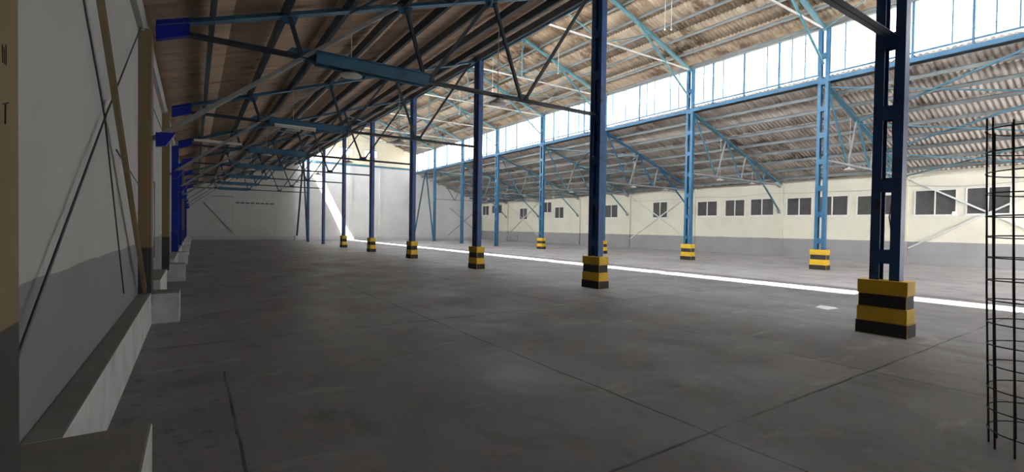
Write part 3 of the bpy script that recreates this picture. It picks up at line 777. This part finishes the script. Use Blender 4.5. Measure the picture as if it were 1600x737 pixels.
# marks on the near pilaster
def marks(strokes, y_of, z_of, r, label):
    b = MB()
    for s in strokes:
        for p, q in zip(s, s[1:]):
            b.bar((XL+0.1505, *p), (XL+0.1505, *q), 0.003, r, (1, 0, 0))
    return tag(b.build('paint_mark', M_black, loc=(XL+0.15, strokes[0][0][0], strokes[0][0][1])), label, 'mark')

# ================================================================ REBAR CAGE
CX, CY, CR = 4.72, 0.60, 0.26
t = thing('rebar_cage', 'tall dark wire rebar cage standing on the floor at the right edge', 'rebar cage', (CX, CY, 0))
lean = (0.02, 0.03)
def cp(a, z, r=CR): return (r*math.cos(a)+lean[0]*z, r*math.sin(a)+lean[1]*z, z)
for i in range(12):
    a = 2*math.pi*i/12 + 0.15
    zt = 2.27 + 0.06*math.sin(i*2.3)
    MB().tube([cp(a, 0.0), cp(a+0.02, 1.1, CR+0.006), cp(a, zt)], 0.0062, 6).build('vertical_bar', M_rebar, t)
for i in range(15):
    z = 0.12 + 0.148*i
    tilt = 0.012*math.sin(i*1.9); ph = i*2.1
    pts = [cp(2*math.pi*q/28, z + tilt*math.cos(2*math.pi*q/28+ph), CR+0.009) for q in range(28)]
    MB().tube(pts, 0.0045, 5, True).build('hoop', M_rebar, t)

# ================================================================ LAMPS
def disc_lamp(x, y, z, ztop, label, r=0.19, parent=None):
    t = thing('pendant_lamp', label, 'lamp', (x, y, z), 'disc pendant lamps')
    MB().lathe([(r, -0.03), (r+0.004, -0.02), (r*0.75, 0.02), (r*0.3, 0.05), (0.04, 0.07), (0.03, 0.07), (r*0.28, 0.04), (r*0.7, 0.01), (r-0.01, -0.022)], (0, 0, 0), 24).build('lamp_shade', M_white, t, smooth=True)
    MB().lathe([(0.02, -0.02), (0.04, 0.0), (0.04, 0.07), (0.03, 0.12), (0.005, 0.12)], (0, 0, 0), 12).build('lamp_holder', M_white, t, smooth=True)
    MB().tube([(0, 0, 0.1), (0, 0, ztop-z)], 0.009, 6).build('hanging_rod', M_pale, t)
    return t
for k in range(1, 7):
    for x, nm in ((2.36, 'wall side'), (5.5, 'column side')):
        disc_lamp(x, ROW[k]+0.14, 4.20, z_left(x)+RL-0.02, 'white disc lamp at the left aisle truss %s from the camera, %s' % (nth(k), nm))
        disc_lamp(2*XC-x, ROW[k]+0.14, 4.20, z_left(x)+RL-0.02, 'white disc lamp at the right aisle truss %s from the camera, %s' % (nth(k), nm))
def tube_lamp(xa, xb, y, z, label):
    t = thing('tube_lamp', label, 'lamp', ((xa+xb)/2, y, z))
    l = (xb-xa)/2
    MB().box(-l, l, -0.04, 0.04, 0.02, 0.07).build('lamp_body', M_white, t)
    MB().tube([(-l+0.03, 0, -0.005), (l-0.03, 0, -0.005)], 0.018, 10).build('lamp_tube', M_white, t)
    MB().box(-l, -l+0.03, -0.03, 0.03, -0.03, 0.02).build('end_cap', M_white, t); MB().box(l-0.03, l, -0.03, 0.03, -0.03, 0.02).build('end_cap', M_white, t)
tube_lamp(0.0, 1.5, ROW[3]-0.12, 4.44, 'white tube lamp beside the fourth left aisle truss')
tube_lamp(1.84, 2.9, ROW[2]-0.16, 4.18, 'white tube lamp below the third left aisle truss')
# bare drop rods in the nave
for i, (x, y, z) in enumerate(((15.7, 12.5, 9.5), (16.1, 12.5, 9.6), (15.7, 19.2, 9.5), (14.7, 24.1, 9.5), (15.7, 30.2, 9.5))):
    t = thing('drop_rod', ['pale drop rod in the near nave, left of a close pair', 'pale drop rod in the near nave, right of a close pair', 'pale drop rod in the nave seen just left of the second column', 'pale drop rod in the nave seen just right of the third column', 'pale drop rod deep in the nave'][i], 'rod', (x, y, z))
    MB().tube([(0, 0, 0.05), (0, 0, z_nave(x)+RL-0.02-z)], 0.012, 6).build('hanging_rod', M_pale, t)
    MB().lathe([(0.012, 0.06), (0.035, 0.05), (0.035, 0.0), (0.01, -0.01)], (0, 0, 0), 10).build('lamp_holder', M_pale, t)

# ================================================================ SMALL THINGS
b = MB(); rnd = random.Random(3)
b.poly([(9.95, 4.05, 0.004), (10.25, 3.98, 0.012), (10.45, 4.12, 0.004), (10.38, 4.35, 0.015), (10.1, 4.32, 0.004)], (0, 0, 0.003))
tag(b.build('paper_scrap', M_paper, loc=(10.2, 4.15, 0)), 'pale paper scrap lying on the floor beyond the nearest column', 'paper')
for i, (x, y) in enumerate(((28.9, 43.6), (28.9, 41.9))):
    b = MB(); b.box(x-0.06, x+0.06, y-0.06, y+0.06, 0, 0.62); b.box(x-0.08, x+0.08, y-0.08, y+0.08, 0.62, 0.66)
    tag(b.build('stub_post', M_grey, loc=(x, y, 0)), 'short grey post at the foot of the right wall, %s of two' % ('farther', 'nearer')[i], 'post')
marks([[(2.135, 2.02), (2.14, 1.965)], [(2.135, 2.015), (2.155, 2.01), (2.157, 1.965)], [(2.172, 2.03), (2.172, 1.965)], [(2.165, 2.02), (2.172, 2.03)]], 0, 0, 0.003, 'small black handwritten number on the near tan pilaster')
marks([[(2.14, 1.835), (2.19, 1.85)], [(2.16, 1.84), (2.157, 1.775)]], 0, 0, 0.006, 'small black T shaped mark on the near tan pilaster')
